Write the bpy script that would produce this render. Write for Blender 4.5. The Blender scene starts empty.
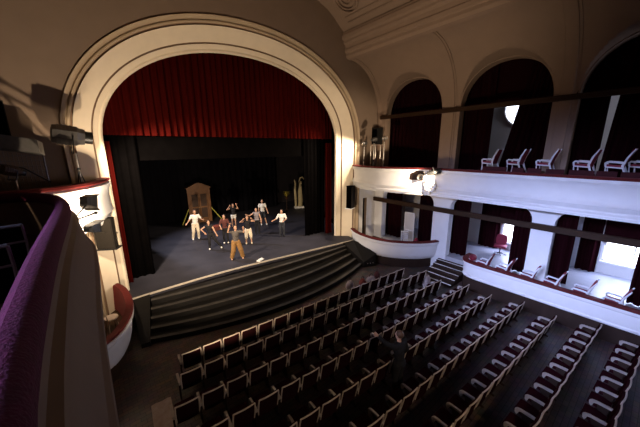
import bpy, math, random
from mathutils import Vector, Matrix
random.seed(7)
S = bpy.context.scene
COL = S.collection
# ------------------------------------------------------------------ camera
YAW, PITCH, ROLL, FPX = .6764, .2303, .0067, 278.55
cd = bpy.data.cameras.new('camera'); cam = bpy.data.objects.new('camera', cd); COL.objects.link(cam)
cd.sensor_fit = 'HORIZONTAL'; cd.sensor_width = 36; cd.lens = FPX/640*36; cd.clip_start = .05; cd.clip_end = 200
fw = Vector((math.sin(YAW)*math.cos(PITCH), math.cos(YAW)*math.cos(PITCH), -math.sin(PITCH)))
rt = Vector((math.cos(YAW), -math.sin(YAW), 0)); dn = fw.cross(rt)
r2 = rt*math.cos(ROLL)+dn*math.sin(ROLL); d2 = -rt*math.sin(ROLL)+dn*math.cos(ROLL)
M = Matrix((r2, -d2, -fw)).transposed().to_4x4(); M.translation = Vector((0, 0, 6.4))
cam.matrix_world = M
S.camera = cam
# ------------------------------------------------------------------ world, exposure
S.view_settings.view_transform = 'Standard'; S.view_settings.look = 'None'
S.view_settings.gamma = 1; S.view_settings.use_curve_mapping = False
S.view_settings.exposure = 0.0
W = bpy.data.worlds.new('night'); S.world = W; W.use_nodes = True
W.node_tree.nodes['Background'].inputs[0].default_value = (.5, .55, .8, 1)
W.node_tree.nodes['Background'].inputs[1].default_value = .0
# ------------------------------------------------------------------ lights
def aim(o, d): o.rotation_euler = Vector(d).to_track_quat('-Z', 'Y').to_euler()
def area(name, loc, d, sx, sy, power, col, spread=180):
    l = bpy.data.lights.new(name, 'AREA'); l.shape = 'RECTANGLE'; l.size = sx; l.size_y = sy; l.energy = power; l.color = col
    l.spread = math.radians(spread)
    o = bpy.data.objects.new(name, l); COL.objects.link(o); o.location = loc; aim(o, d); return o
def spot(name, loc, to, power, col, angle, blend=.4, r=.08):
    l = bpy.data.lights.new(name, 'SPOT'); l.energy = power; l.color = col; l.spot_size = math.radians(angle); l.spot_blend = blend
    l.shadow_soft_size = r
    o = bpy.data.objects.new(name, l); COL.objects.link(o); o.location = loc; aim(o, Vector(to)-Vector(loc)); return o
WARM = (1, .78, .55); COOL = (.46, .55, 1)
# flood lamp low on the left side of the stalls, washing the arch and both box fronts
spot('low_flood_light', (.55, 5.4, 1.6), (5.5, 12.5, 8.2), 2500, WARM, 118, .5, .05)
# flood lamps clamped under the balcony, right beside the left box
spot('balcony_flood_light', (-.1, 9.35, 4.6), (.1, 12, 4.2), 600, WARM, 150, .6, .08)
# lantern clamped on the right balcony front, aimed at the right box
spot('clamp_lantern_light', (11.9, 6.35, 5.2), (11.75, 9.9, 4.75), 650, WARM, 104, .35, .05)
# added warm fill from behind the camera, aimed up at arch and ceiling
spot('arch_fill_light', (4.5, -1.5, 4.9), (5.5, 12, 10.6), 300, (1, .68, .46), 100, .9, .5)
# warm fill added to brighten the seat backs of the front rows
spot('stalls_fill_light', (3.5, -2.5, 4.4), (5.4, 6.5, .5), 340, (1, .78, .58), 100, .8, .3)
# stage lanterns
spot('left_box_lantern_light', (.35, 11.2, 7.0), (6.6, 16.2, 1.0), 3000, (1, .82, .62), 100, .9, .1)
spot('fly_light', (1.4, 19.5, 9.0), (6.4, 15.6, 1.0), 2600, (.85, .85, 1), 66, .7, .15)
spot('right_box_lantern_light', (12.0, 10.7, 7.0), (6, 16.5, 1.4), 2200, (1, .82, .62), 96, .9, .1)
# daylight: windows of the right side gallery and of the left side gallery, with two added fills
area('lower_gallery_daylight', (17.0, .3, 1.9), (-1, .35, -.45), 3.0, 1.2, 180, COOL)
area('lower_gallery_daylight_narrow', (17.0, 4.4, 1.9), (-1, .1, -.45), 1.4, 1.1, 90, COOL)
area('upper_gallery_fill', (15.4, -4.5, 7.6), (.3, 1, -.1), 1.6, 1.6, 260, (.75, .78, 1))  # fill added to brighten the gallery's far wall, no window modelled here
area('left_window_daylight', (-4.85, 2.5, 8.2), (17.4, -.4, -6.6), 7.0, 1.3, 350, COOL, 38)
area('balcony_velvet_fill', (-4.6, 1.0, 7.6), (1, .1, -.75), 3.0, 1.2, 26, (1, .6, .85), 110)  # pink-tinted fill added to light the velvet rail

# ------------------------------------------------------------------ materials
def mat(name, c, rough=.7, var=.12, scale=4, bump=0, bscale=60, metal=0, spec=.3, sheen=0, emit=0, c2=None, stretch=None):
    m = bpy.data.materials.new(name); m.use_nodes = True
    nt = m.node_tree; b = nt.nodes['Principled BSDF']
    b.inputs['Roughness'].default_value = rough; b.inputs['Metallic'].default_value = metal
    b.inputs['Specular IOR Level'].default_value = spec
    if sheen:
        b.inputs['Sheen Weight'].default_value = sheen; b.inputs['Sheen Roughness'].default_value = .4
        b.inputs['Sheen Tint'].default_value = (*[min(1, x*3+.1) for x in c], 1)
    tc = nt.nodes.new('ShaderNodeTexCoord'); n = nt.nodes.new('ShaderNodeTexNoise')
    n.inputs['Scale'].default_value = scale; n.inputs['Detail'].default_value = 4
    src = tc.outputs['Object']
    if stretch:
        mp = nt.nodes.new('ShaderNodeMapping'); mp.inputs['Scale'].default_value = stretch
        nt.links.new(src, mp.inputs[0]); src = mp.outputs[0]
    nt.links.new(src, n.inputs['Vector'])
    mx = nt.nodes.new('ShaderNodeMix'); mx.data_type = 'RGBA'
    d = c2 or tuple(x*(1-2*var) for x in c)
    mx.inputs[6].default_value = (*d, 1); mx.inputs[7].default_value = (*[min(1, x*(1+(0 if c2 else var))) for x in c], 1)
    nt.links.new(n.outputs['Fac'], mx.inputs[0]); nt.links.new(mx.outputs[2], b.inputs['Base Color'])
    if bump:
        bn = nt.nodes.new('ShaderNodeTexNoise'); bn.inputs['Scale'].default_value = bscale
        nt.links.new(src, bn.inputs['Vector'])
        bp = nt.nodes.new('ShaderNodeBump'); bp.inputs['Strength'].default_value = bump; bp.inputs['Distance'].default_value = .02
        nt.links.new(bn.outputs['Fac'], bp.inputs['Height']); nt.links.new(bp.outputs['Normal'], b.inputs['Normal'])
    if emit:
        b.inputs['Emission Color'].default_value = (*c, 1); b.inputs['Emission Strength'].default_value = emit
    return m
def brick_mat(name, c1, c2, mortar, scale, rough=.5, bw=.5, rh=.25):
    m = bpy.data.materials.new(name); m.use_nodes = True
    nt = m.node_tree; b = nt.nodes['Principled BSDF']; b.inputs['Roughness'].default_value = rough; b.inputs['Specular IOR Level'].default_value = .25
    tc = nt.nodes.new('ShaderNodeTexCoord'); t = nt.nodes.new('ShaderNodeTexBrick')
    t.inputs['Color1'].default_value = (*c1, 1); t.inputs['Color2'].default_value = (*c2, 1); t.inputs['Mortar'].default_value = (*mortar, 1)
    t.inputs['Scale'].default_value = scale; t.inputs['Mortar Size'].default_value = .012
    t.inputs['Brick Width'].default_value = bw; t.inputs['Row Height'].default_value = rh
    n = nt.nodes.new('ShaderNodeTexNoise'); n.inputs['Scale'].default_value = 3; n.inputs['Detail'].default_value = 5
    mx = nt.nodes.new('ShaderNodeMix'); mx.data_type = 'RGBA'; mx.blend_type = 'MULTIPLY'; mx.inputs[0].default_value = .75
    nt.links.new(tc.outputs['Object'], t.inputs['Vector']); nt.links.new(tc.outputs['Object'], n.inputs['Vector'])
    nt.links.new(t.outputs['Color'], mx.inputs[6]); nt.links.new(n.outputs['Color'], mx.inputs[7])
    nt.links.new(mx.outputs[2], b.inputs['Base Color']); return m
MT = dict(
    wall=mat('tan_plaster', (.23, .165, .118), .85, .06, 2, .1, 30),
    vault=mat('vault_plaster', (.28, .195, .14), .85, .06, 2, .1, 30),
    arch=mat('cream_plaster', (.74, .63, .47), .6, .05, 3),
    mould=mat('tan_moulding_paint', (.42, .32, .21), .7, .05, 3),
    groove=mat('brown_moulding_groove', (.23, .14, .085), .7, .1, 3),  # darker brown for the narrow grooves of the arch moulding
    white=mat('white_paint', (.80, .79, .78), .5, .04, 3),
    grey=mat('grey_plaster', (.62, .6, .57), .7, .06, 2),
    brownface=mat('fawn_paint', (.20, .14, .10), .6, .06, 3),
    stage=mat('stage_floor', (.036, .034, .045), .6, .3, 1.2, .1, 40),
    black=mat('black_cloth', (.0018, .0015, .0015), .9, .2, 3, spec=0),
    backdrop=mat('black_backdrop', (.006, .0055, .007), .9, .2, 2, spec=0),
    greyback=mat('dark_grey_wall', (.03, .026, .028), .9, .2, 2, spec=0),
    valance=mat('crimson_velvet', (.040, .003, .0022), .85, .25, 8, spec=0, stretch=(3, 1, .15)),
    drape=mat('burgundy_drape', (.015, .003, .004), .9, .25, 6, spec=0, stretch=(3, 3, .2)),
    velvet=mat('dark_red_velvet', (.045, .004, .006), .8, .25, 10, .3, 60, sheen=.1),
    purple=mat('magenta_velvet', (.085, .004, .032), .8, .35, 14, .6, 45, sheen=.15),
    rim=mat('red_velvet_rim', (.11, .008, .007), .75, .2, 10, sheen=.1),
    step=mat('black_lacquer_steps', (.010, .0085, .0075), .45, .3, 2, spec=.18),
    stepgrey=mat('lit_step_tread', (.07, .062, .055), .4, .35, 3, spec=.3),  # paler than the steps: tread highlights put into the colour
    strip=mat('pale_edge_strip', (.5, .44, .36), .5, .1, 5),
    floor=brick_mat('parquet', (.17, .11, .085), (.10, .08, .078), (.035, .025, .022), 2.2, .36),
    gfloor=mat('pale_gallery_floor', (.42, .42, .45), .35, .1, 3),
    darkwood=mat('dark_wood', (.038, .022, .016), .6, .2, 4, spec=.12, stretch=(1, 1, .2)),
    beam=mat('brown_wood', (.036, .017, .008), .55, .2, 6, spec=.15),
    seatback=mat('burgundy_seat_cloth', (.022, .006, .007), .85, .2, 12, spec=0),
    seatred=mat('red_seat_cloth', (.030, .006, .009), .8, .2, 12, spec=0),
    frame=mat('pale_varnished_wood', (.54, .43, .35), .4, .15, 8, stretch=(1, 1, .3)),
    arm=mat('pale_armrest_wood', (.40, .34, .30), .4, .12, 8),
    whiteframe=mat('white_chair_paint', (.72, .72, .74), .45, .05, 6),
    cushred=mat('red_upholstery', (.20, .014, .03), .75, .15, 10, sheen=.2),
    metal=mat('black_metal', (.02, .02, .02), .4, .2, 8, metal=.4, spec=.5),
    grmetal=mat('grey_metal', (.16, .15, .14), .35, .15, 8, metal=.6),
    chrome=mat('bare_metal', (.55, .5, .44), .3, .1, 8, metal=.8),
    greybox=mat('grey_speaker_cloth', (.017, .014, .011), .9, .15, 30, spec=.1),
    brass=mat('gilded_plaster', (.55, .45, .25), .5, .2, 6),
    wardrobe=mat('chestnut_wood', (.17, .075, .028), .45, .25, 5, stretch=(1, 1, .2)),
    louvre=mat('dark_chestnut_wood', (.045, .02, .009), .5, .2, 5),
    yellow=mat('yellow_green_paint', (.50, .47, .08), .5, .1, 5),
    glass=mat('window_daylight', (.86, .9, 1), .3, .0, 3, emit=7),
    oculus=mat('round_window_daylight', (.8, .85, 1), .3, .0, 3, emit=4),
    leaf=mat('yellow_green_leaves', (.45, .36, .06), .6, .3, 8),
    skin=mat('skin', (.55, .31, .2), .5, .05, 6),
    eye=mat('eye_dark', (.03, .02, .02), .3),
    hairb=mat('dark_brown_hair', (.028, .016, .01), .5, .2, 20),
    hairl=mat('brown_hair', (.10, .05, .025), .5, .2, 20),
    cwhite=mat('white_cotton', (.78, .75, .70), .8, .05, 8),
    ccream=mat('cream_cotton', (.66, .56, .42), .8, .08, 8),
    cblack=mat('black_cotton', (.014, .013, .015), .85, .1, 8),
    cbrown=mat('tan_linen', (.24, .125, .04), .85, .12, 8),
    cgrey=mat('dark_grey_cotton', (.10, .085, .075), .85, .1, 8),
    cmaroon=mat('maroon_cotton', (.10, .03, .025), .85, .1, 8),
    cpattern=mat('grey_patterned_cotton', (.40, .35, .36), .85, .1, 30, c2=(.06, .05, .06)),
    cnavy=mat('navy_cotton', (.03, .032, .04), .85, .1, 8),
    paper=mat('white_paper', (.8, .78, .74), .7, .05, 5),
    bagred=mat('red_bag_cloth', (.24, .05, .03), .8, .15, 9),
    baggrey=mat('pale_bag_cloth', (.5, .42, .38), .8, .2, 9, c2=(.25, .15, .12)),
)
# ------------------------------------------------------------------ mesh builder
class MB:
    def __init__(s): s.v = []; s.f = []; s.m = []; s.mi = 0
    def add(s, vs, fs):
        o = len(s.v); s.v += [tuple(p) for p in vs]; s.f += [tuple(i+o for i in f) for f in fs]; s.m += [s.mi]*len(fs); return s
    def box(s, lo, hi, mtx=None):
        x0, y0, z0 = lo; x1, y1, z1 = hi
        vs = [Vector(p) for p in ((x0,y0,z0),(x1,y0,z0),(x1,y1,z0),(x0,y1,z0),(x0,y0,z1),(x1,y0,z1),(x1,y1,z1),(x0,y1,z1))]
        if mtx: vs = [mtx @ v for v in vs]
        return s.add(vs, [(0,3,2,1),(4,5,6,7),(0,1,5,4),(1,2,6,5),(2,3,7,6),(3,0,4,7)])
    def loft(s, rings, closed=True, cap=True):
        n = len(rings[0]); vs = [p for r in rings for p in r]; fs = []
        for i in range(len(rings)-1):
            for j in range(n if closed else n-1):
                k = (j+1) % n
                fs.append((i*n+j, i*n+k, (i+1)*n+k, (i+1)*n+j))
        if cap and closed:
            fs.append(tuple(reversed(range(n)))); fs.append(tuple((len(rings)-1)*n+j for j in range(n)))
        return s.add(vs, fs)
    def tube(s, pts, r, n=8, cap=True):
        pts = [Vector(p) for p in pts]; rr = r if isinstance(r, (list, tuple)) else [r]*len(pts)
        rings = []; up = None
        for i, p in enumerate(pts):
            t = (pts[min(i+1, len(pts)-1)]-pts[max(i-1, 0)]).normalized()
            if up is None:
                up = Vector((0,0,1)) if abs(t.z) < .9 else Vector((1,0,0))
            a = t.cross(up).normalized(); b = a.cross(t).normalized(); up = b
            rings.append([p+(a*math.cos(2*math.pi*j/n)+b*math.sin(2*math.pi*j/n))*rr[i] for j in range(n)])
        return s.loft(rings, True, cap)
    def ball(s, c, r, n=10, m=7):
        if not isinstance(r, (tuple, list)): r = (r, r, r)
        rings = []
        for i in range(m+1):
            a = math.pi*(.02+.96*i/m)
            rings.append([(c[0]+r[0]*math.sin(a)*math.cos(2*math.pi*j/n), c[1]+r[1]*math.sin(a)*math.sin(2*math.pi*j/n), c[2]-r[2]*math.cos(a)) for j in range(n)])
        return s.loft(rings)
    def lathe(s, prof, c=(0,0,0), n=20):
        return s.loft([[(c[0]+r*math.cos(2*math.pi*j/n), c[1]+r*math.sin(2*math.pi*j/n), c[2]+z) for j in range(n)] for r, z in prof])
    def prism(s, poly, ax, a, b):   # poly in the two other axes, extruded along ax
        def P(u, v, w): return {0:(w,u,v), 1:(u,w,v), 2:(u,v,w)}[ax]
        return s.loft([[P(u, v, a) for u, v in poly], [P(u, v, b) for u, v in poly]])
    def build(s, name, m, parent=None, smooth=False, angle=40):
        me = bpy.data.meshes.new(name); me.from_pydata(s.v, [], s.f)
        for mm in (m if isinstance(m, (list, tuple)) else [m]): me.materials.append(mm)
        me.polygons.foreach_set('material_index', s.m)
        import bmesh
        bm = bmesh.new(); bm.from_mesh(me); bmesh.ops.recalc_face_normals(bm, faces=bm.faces); bm.to_mesh(me); bm.free()
        if smooth:
            me.shade_smooth()
            me.set_sharp_from_angle(angle=math.radians(angle))
        o = bpy.data.objects.new(name, me); COL.objects.link(o)
        if parent: o.parent = parent
        return o
def tag(o, label, cat, group=None, kind=None):
    o['label'] = label; o['category'] = cat
    if group: o['group'] = group
    if kind: o['kind'] = kind
    return o
def thing(name, label, cat, loc=(0,0,0), rz=0, group=None):
    o = bpy.data.objects.new(name, None); COL.objects.link(o); o.location = loc; o.rotation_euler = (0,0,rz); o.empty_display_size = .1
    return tag(o, label, cat, group)
def struct(o, label=None):
    o['kind'] = 'structure'
    if label: o['label'] = label
    return o
def dup(root, loc, rz, label, skip=()):
    r = root.copy(); COL.objects.link(r); r.location = loc; r.rotation_euler = (0,0,rz); r['label'] = label
    for ch in list(root.children):
        if ch.get('first_only'): continue
        c = ch.copy(); COL.objects.link(c); c.parent = r
        for g in ch.children:
            d = g.copy(); COL.objects.link(d); d.parent = c
    return r
def smooth_path(pts, k=6):
    out = []
    P = [Vector((*p, 0)) if len(p) == 2 else Vector(p) for p in pts]
    for i in range(len(P)-1):
        p0, p1, p2, p3 = P[max(i-1,0)], P[i], P[i+1], P[min(i+2, len(P)-1)]
        for j in range(k):
            t = j/k
            out.append(.5*((2*p1)+(p2-p0)*t+(2*p0-5*p1+4*p2-p3)*t*t+(3*p1-p0-3*p2+p3)*t**3))
    out.append(P[-1]); return out
def sweep(mb, path, prof, side=1, closed=True):
    """profile (outward offset, z) carried along a plan path"""
    rings = []
    for i, p in enumerate(path):
        t = (path[min(i+1, len(path)-1)]-path[max(i-1, 0)]).normalized()
        n = Vector((t.y, -t.x, 0))*side
        rings.append([(p.x+n.x*o, p.y+n.y*o, z) for o, z in prof])
    mb.loft(rings, closed, closed); return mb
# ------------------------------------------------------------------ the setting
AC, AA, AZ, AB, AN = 5.806, 5.393, 6.657, 3.639, 2.109       # proscenium arch: centre, half width, spring, rise, exponent
def arch_curve(r, zb, n=64):
    pts = [(AC-AA-r, zb), (AC-AA-r, (zb+AZ)/2)]
    for i in range(n+1):
        a = math.pi*(1-i/n); c, s_ = math.cos(a), math.sin(a)
        pts.append((AC+(AA+r)*math.copysign(abs(c)**(2/AN), c), AZ+(AB+r)*abs(s_)**(2/AN)))
    pts += [(AC+AA+r, (zb+AZ)/2), (AC+AA+r, zb)]
    return pts
def arch_z(x, r):
    u = abs(x-AC)/(AA+r)
    return None if u >= 1 else AZ+(AB+r)*(1-u**AN)**(1/AN)
def ring_strip(prof, name, m, zb=0):
    mb = MB(); rings = []
    for r, y in prof: rings.append([(x, y, z) for x, z in arch_curve(r, zb)])
    mb.loft(rings, False); return struct(mb.build(name, m, None, True, 30))
ring_strip([(.02,12.56),(0,12.5),(.02,12.44),(.06,12.40),(.12,12.40),(.15,12.36),(.21,12.33),(.26,12.26)], 'trim_1', MT['arch'])
ring_strip([(.26,12.26),(.265,12.32),(.30,12.28),(.305,12.20)], 'trim_2', MT['groove'])
ring_strip([(.305,12.20),(.40,12.13),(.52,12.0),(.64,11.86),(.74,11.72)], 'trim_3', MT['arch'])
ring_strip([(.74,11.72),(.745,11.82),(.785,11.80),(.79,11.66)], 'trim_4', MT['groove'])
ring_strip([(.79,11.66),(.82,11.60),(.86,11.60),(.875,11.66),(.90,11.66),(.905,11.56),(.93,11.51),(.97,11.48),(1.0,11.46),(1.02,11.49)], 'trim_5', MT['mould'])
ring_strip([(1.02,11.49),(1.025,11.55),(1.06,11.55)], 'trim_6', MT['groove'])

def holed_wall(name, m, ax, pos, th, u0, u1, zb, zt, openings, step=.12):
    """wall on plane ax=pos; openings (u0,u1,topfn,bottom); zt number or function of u"""
    us = {u0, u1}
    k = int((u1-u0)/step)
    us |= {u0+(u1-u0)*i/k for i in range(k+1)}
    for a, b, tf, zo in openings:
        us |= {a, b}
        for i in range(33): us.add(a+(b-a)*(.5-.5*math.cos(math.pi*i/32)))
    us = sorted(us); mb = MB(); e = 1e-6
    ztf = zt if callable(zt) else (lambda u: zt)
    def P(u, d, z): return (pos+d, u, z) if ax == 0 else (u, pos+d, z)
    for a, b in zip(us[:-1], us[1:]):
        if b-a < 1e-5: continue
        mid = (a+b)/2; op = next((o for o in openings if o[0]-e < mid < o[1]+e), None)
        spans = [(zb, zb, None)]
        if op:
            la, lb = op[2](a), op[2](b)
            low = [(la, lb, ztf(a), ztf(b), True, False)]
            if op[3] > zb+1e-4: low.append((zb, zb, op[3], op[3], False, True))
        else: low = [(zb, zb, ztf(a), ztf(b), False, False)]
        for la, lb, ta, tb, soff, sill in low:
            if ta <= la+1e-5 and tb <= lb+1e-5: continue
            for d in (0, th):
                mb.add([P(a,d,la),P(b,d,lb),P(b,d,tb),P(a,d,ta)], [(0,1,2,3)])
            if soff: mb.add([P(a,0,la),P(b,0,lb),P(b,th,lb),P(a,th,la)], [(0,1,2,3)])
            if sill: mb.add([P(a,0,ta),P(b,0,tb),P(b,th,tb),P(a,th,ta)], [(0,1,2,3)])
    for a, b, tf, zo in openings:
        for u in (a, b):
            t = tf(u)
            if t > zo+1e-4: mb.add([P(u,0,zo),P(u,th,zo),P(u,th,t),P(u,0,t)], [(0,1,2,3)])
    return struct(mb.build(name, m))
# proscenium wall
xr = AA+1.05
holed_wall('wall_front', MT['wall'], 1, 11.52, .18, -5.0, 17.2, 0, 13.35,
    [(AC-xr+1e-4, AC+xr-1e-4, lambda x: arch_z(x, 1.05) or AZ, 0), (12.62, 12.98, lambda x: 3.4, .65)], .3)
holed_wall('wall_front_right', MT['white'], 1, 11.49, .02, 12.3, 13.75, .62, 4.12, [(12.62, 12.98, lambda x: 3.4, .65)], .3)
# stage
mb = MB()
edge = smooth_path([(.0,11.62),(1,11.72),(3,11.82),(5,11.78),(8,11.52),(11.0,11.25),(11.6,11.25)], 6)
poly = [(p.x, p.y) for p in edge] + [(17, 24.5), (-4, 24.5)]
mb.prism(poly, 2, 0, 1.03)
struct(mb.build('floor_stage', MT['stage']))
mb = MB(); sweep(mb, edge, [(.0,1.03),(.035,1.03),(.035,.96),(.0,.96)]); struct(mb.build('trim_12', MT['strip']))
mb = MB(); mb.box((-4,24.3,0),(17,24.5,11)); struct(mb.build('wall_stage_back', MT['greyback']))
mb = MB(); mb.box((-4.2,11.9,0),(-4,24.5,11)); struct(mb.build('wall_stage_left', MT['backdrop']))
mb = MB(); mb.box((16.5,11.75,0),(16.7,24.5,11)); struct(mb.build('wall_stage_right', MT['greyback']))
mb = MB(); mb.box((-4.2,12.6,11),(17,24.5,11.2)); struct(mb.build('ceiling_stage', MT['backdrop']))
# auditorium floor and shell
mb = MB(); mb.box((-5,-9,-.2),(17.4,12.0,0)); struct(mb.build('floor', MT['floor']))
mb = MB(); mb.box((-5.2,-9,0),(-5,11.7,13.4)); struct(mb.build('wall_left', MT['wall']))
mb = MB(); mb.box((-5.2,-9.2,0),(17.4,-9,13.4)); struct(mb.build('wall_back', MT['wall']))
# far wall of the right galleries with two lower windows and a round upper one
WX = 17.2
def flat(z): return lambda u: z
holed_wall('wall_right', MT['grey'], 0, WX, .25, -9, 11.7, 0, 5.1, [(-1.6,1.22,flat(2.5),1.42), (4.1,5.25,flat(2.75),1.3)], .5)
holed_wall('wall_right_upper', MT['grey'], 0, WX, .25, -9, 11.7, 5.1, 11.5, [], .5)
def window(n, y0, y1, z0, z1, bars):
    w = bpy.data.objects.new('window_%d' % n, None); COL.objects.link(w); w.location = (WX, y0, z0); struct(w)
    mb = MB(); mb.box((.12,0,0),(.14,y1-y0,z1-z0)); mb.build('pane', MT['glass'], w)
    mb = MB(); L = y1-y0; H = z1-z0
    for a, b in (((0,0),(.06,H)), ((L-.06,0),(L,H)), ((0,0),(L,.06)), ((0,H-.06),(L,H))): mb.box((.05,a[0],a[1]),(.115,b[0],b[1]))
    for k in bars: mb.box((.06,k-.025,.06),(.11,k+.025,H-.06))
    mb.build('window_frame', MT['white'], w)
    mb = MB(); mb.box((-.12,-.05,-.07),(.1,L+.05,-.005)); mb.build('window_sill', MT['white'], w)
window(1, -1.6, 1.22, 1.42, 2.5, [.95, 1.9]); window(2, 4.1, 5.25, 1.3, 2.75, [.575])
w = bpy.data.objects.new('window_3', None); COL.objects.link(w); w.location = (WX, 5.0, 8.3); struct(w)
mb = MB(); mb.loft([[(d, 0.87*math.cos(2*math.pi*j/40), 0.87*math.sin(2*math.pi*j/40)) for j in range(40)] for d in (-.03,-.002)]); mb.build('pane', MT['oculus'], w)
mb = MB()
for r, t in ((.91,.05), (.45,.02)): mb.tube([(-.045, r*math.cos(2*math.pi*j/40), r*math.sin(2*math.pi*j/40)) for j in range(41)], t, 6)
for k in range(8):
    a = math.pi*k/4; mb.tube([(-.045,.45*math.cos(a),.45*math.sin(a)),(-.045,.9*math.cos(a),.9*math.sin(a))], .018, 6)
mb.build('window_frame', MT['white'], w, True)
# arcade wall between hall and right galleries
XW, XF = 13.75, 12.6
def ell(c, h, z0, zr, n=2.0): return lambda y: z0+zr*max(0, 1-min(1, abs(y-c)/h)**n)**(1/n)
BAYS = [(9.2, 1.7), (4.9, 1.72), (.7, 1.75), (-3.7, 1.75)]
def cove_z(x): return 8.15+2.78*math.sqrt(max(0, 1-((x-11.3)/2.45)**2))
def lun_z(x, y):
    best = 0
    for c, h in BAYS:
        H = h+.05+.24*(13.75-x)
        if abs(y-c) < H: best = max(best, 8.1+(1.86+.20*(13.75-x))*(1-(abs(y-c)/H)**2.1)**(1/2.1))
    return best
def vz(x, y): return max(cove_z(x), lun_z(x, y))
holed_wall('wall_arcade_upper', MT['vault'], 0, XW, .42, -6.0, 11.53, 5.1, lambda y: max(8.15, lun_z(13.75, y))+.02,
    [(c-h, c+h, ell(c, h, 8.05, 1.86, 2.2), 5.1) for c, h in BAYS[:3]], .1)
def seg(c, h, zt, r):
    def fn(y):
        d = h-abs(y-c)
        if d >= r: return zt
        return zt-r+math.sqrt(max(0, r*r-(r-max(d, 0))**2))
    return fn
holed_wall('wall_arcade_lower', MT['white'], 0, XW, .42, -6.0, 11.53, 0, 5.1,
    [(c-h, c+h, seg(c, h, 3.98, .55), .6) for c, h in BAYS[:3]], .2)
# cross vault over the gallery front
mb = MB(); nx, ny = 30, 190
xs = [11.3+2.45*math.sin(math.pi/2*i/nx) for i in range(nx+1)]; ys = [-6.0+17.53*j/ny for j in range(ny+1)]
mb.loft([[(x, y, vz(x, y)) for x in xs] for y in ys], False)
struct(mb.build('vault_gallery', MT['vault'], None, True, 25))
# ribs at the piers
def rib(n, yc, w, d=.07):
    mb = MB(); ang = [math.pi/2*i/20 for i in range(21)]
    pts = [(11.3+2.45*math.sin(a), 8.15+2.78*math.cos(a)) for a in ang]+[(13.75, 5.2)]
    rings = []
    for i, (x, z) in enumerate(pts):
        a = ang[min(i, 20)]; nx_, nz_ = -math.sin(a), -math.cos(a)
        rings.append([(x+nx_*o, yc+u, z+nz_*o) for u, o in ((-w,-.02),(-w,d*.45),(-w+.07,d*.45),(-w+.09,d),(w-.09,d),(w-.07,d*.45),(w,d*.45),(w,-.02))])
    mb.loft(rings); struct(mb.build('trim_%d' % n, MT['vault'], None, True, 30))
rib(7, 11.36, .15); rib(8, 7.06, .26); rib(9, 2.8, .26)
# cornice along the ceiling edge and barrel vault over the hall
mb = MB()
prof = [(11.3,10.86),(11.1,10.9),(11.02,11.0),(11.02,11.12),(10.96,11.16),(10.93,11.3),(10.98,11.34),(10.95,11.5),(10.84,11.58),(10.84,11.68),(10.74,11.74),(10.72,11.9),(10.78,11.96),(10.78,12.04),(11.3,12.04)]
mb.loft([[(x, y, z) for x, z in prof] for y in (-6, 11.5)])
struct(mb.build('trim_10', MT['vault']))
half = [(10.95,12.04),(10.62,12.26),(10.2,12.58),(9.8,12.82),(9.2,13.02),(8.6,13.12),(8.0,13.15)]
pv = half+[(2*AC-x, z) for x, z in reversed(half)]
mb = MB(); mb.loft([[(x, y, z) for x, z in pv] for y in (-9, 11.55)], False); struct(mb.build('ceiling', MT['vault'], None, True, 60))
mb = MB(); mb.box((-5.2,-9,13.4),(17.4,11.7,13.5)); mb.box((-5,-9,11.9),(.65,11.55,12.0)); struct(mb.build('roof_slab', MT['vault']))
mb = MB(); mb.box((14.2,-6,10.25),(17.2,11.5,10.35)); struct(mb.build('ceiling_upper_gallery', MT['grey']))
# plaster rosette and panel mouldings on the ceiling
mb = MB()
for r in (.58,.44,.24): mb.tube([(r*math.cos(2*math.pi*j/32), r*math.sin(2*math.pi*j/32), 0) for j in range(33)], .035, 6)
mb.ball((0,0,-.02), (.13,.13,.06))
o = mb.build('ceiling_rosette', MT['vault'], None, True); o.location = (9.75, 10.25, 12.78); o.rotation_euler = (0, math.radians(38), 0)
tag(o, 'round plaster rosette of concentric rings on the coved ceiling', 'rosette')
mb = MB()
for a in ((10.47,6.6),(10.47,6.9)): mb.box((10.28,a[1]-.04,12.35),(10.62,a[1]+.04,12.42))
mb.tube([(10.56,-6,12.25),(10.56,10.9,12.25)], .035, 6); mb.tube([(10.36,-6,12.41),(10.36,10.9,12.41)], .03, 6); struct(mb.build('trim_11', MT['vault']))
# galleries: floors, fronts, rails
mb = MB(); mb.box((XF,-6,4.85),(17.2,7.45,5.3))
mb.prism([(12.3,7.4),(17.2,7.4),(17.2,11.5),(11.95,11.5),(11.75,10.6),(11.8,9.3),(12.1,8.2)], 2, 4.85, 5.3)
struct(mb.build('floor_upper_gallery', MT['darkwood']))
FAS = [(0,4.22),(.06,4.22),(.08,4.30),(.05,4.36),(.10,4.44),(.12,4.52),(.06,4.60),(.02,4.72),(.03,5.12),(.06,5.2),(.10,5.26),(.10,5.36),(-.12,5.36),(-.12,4.22)]
upath = smooth_path([(12.05,11.75),(11.72,11.1),(11.58,10.3),(11.62,9.4),(11.95,8.45),(12.4,7.6),(12.6,6.9),(12.6,5.5),(12.6,2),(12.6,-6)], 8)
mb = MB(); sweep(mb, upath, FAS, 1); struct(mb.build('balcony_front', MT['white'], None, True, 30))
mb = MB(); sweep(mb, upath, [(-.16,5.362),(.12,5.362),(.14,5.40),(.12,5.45),(-.16,5.45)], 1)
tag(mb.build('balcony_rail', MT['rim'], None, True), 'dark red velvet rail along the top of the right upper balcony', 'rail')
mb = MB(); mb.box((12.5,-6,4.12),(13.75,7.4,4.22))
mb.prism([(12.4,7.4),(13.75,7.4),(13.75,11.4),(12.0,11.4),(11.75,10.6),(11.8,9.3),(12.1,8.2)], 2, 4.12, 4.215); struct(mb.build('ceiling_under_balcony', MT['white']))
LOW = [(-.02,.60),(.02,.60),(.05,.66),(.02,.72),(.04,.9),(.03,1.15),(.07,1.2),(.07,1.30),(-.10,1.30),(-.10,.60)]
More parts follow.
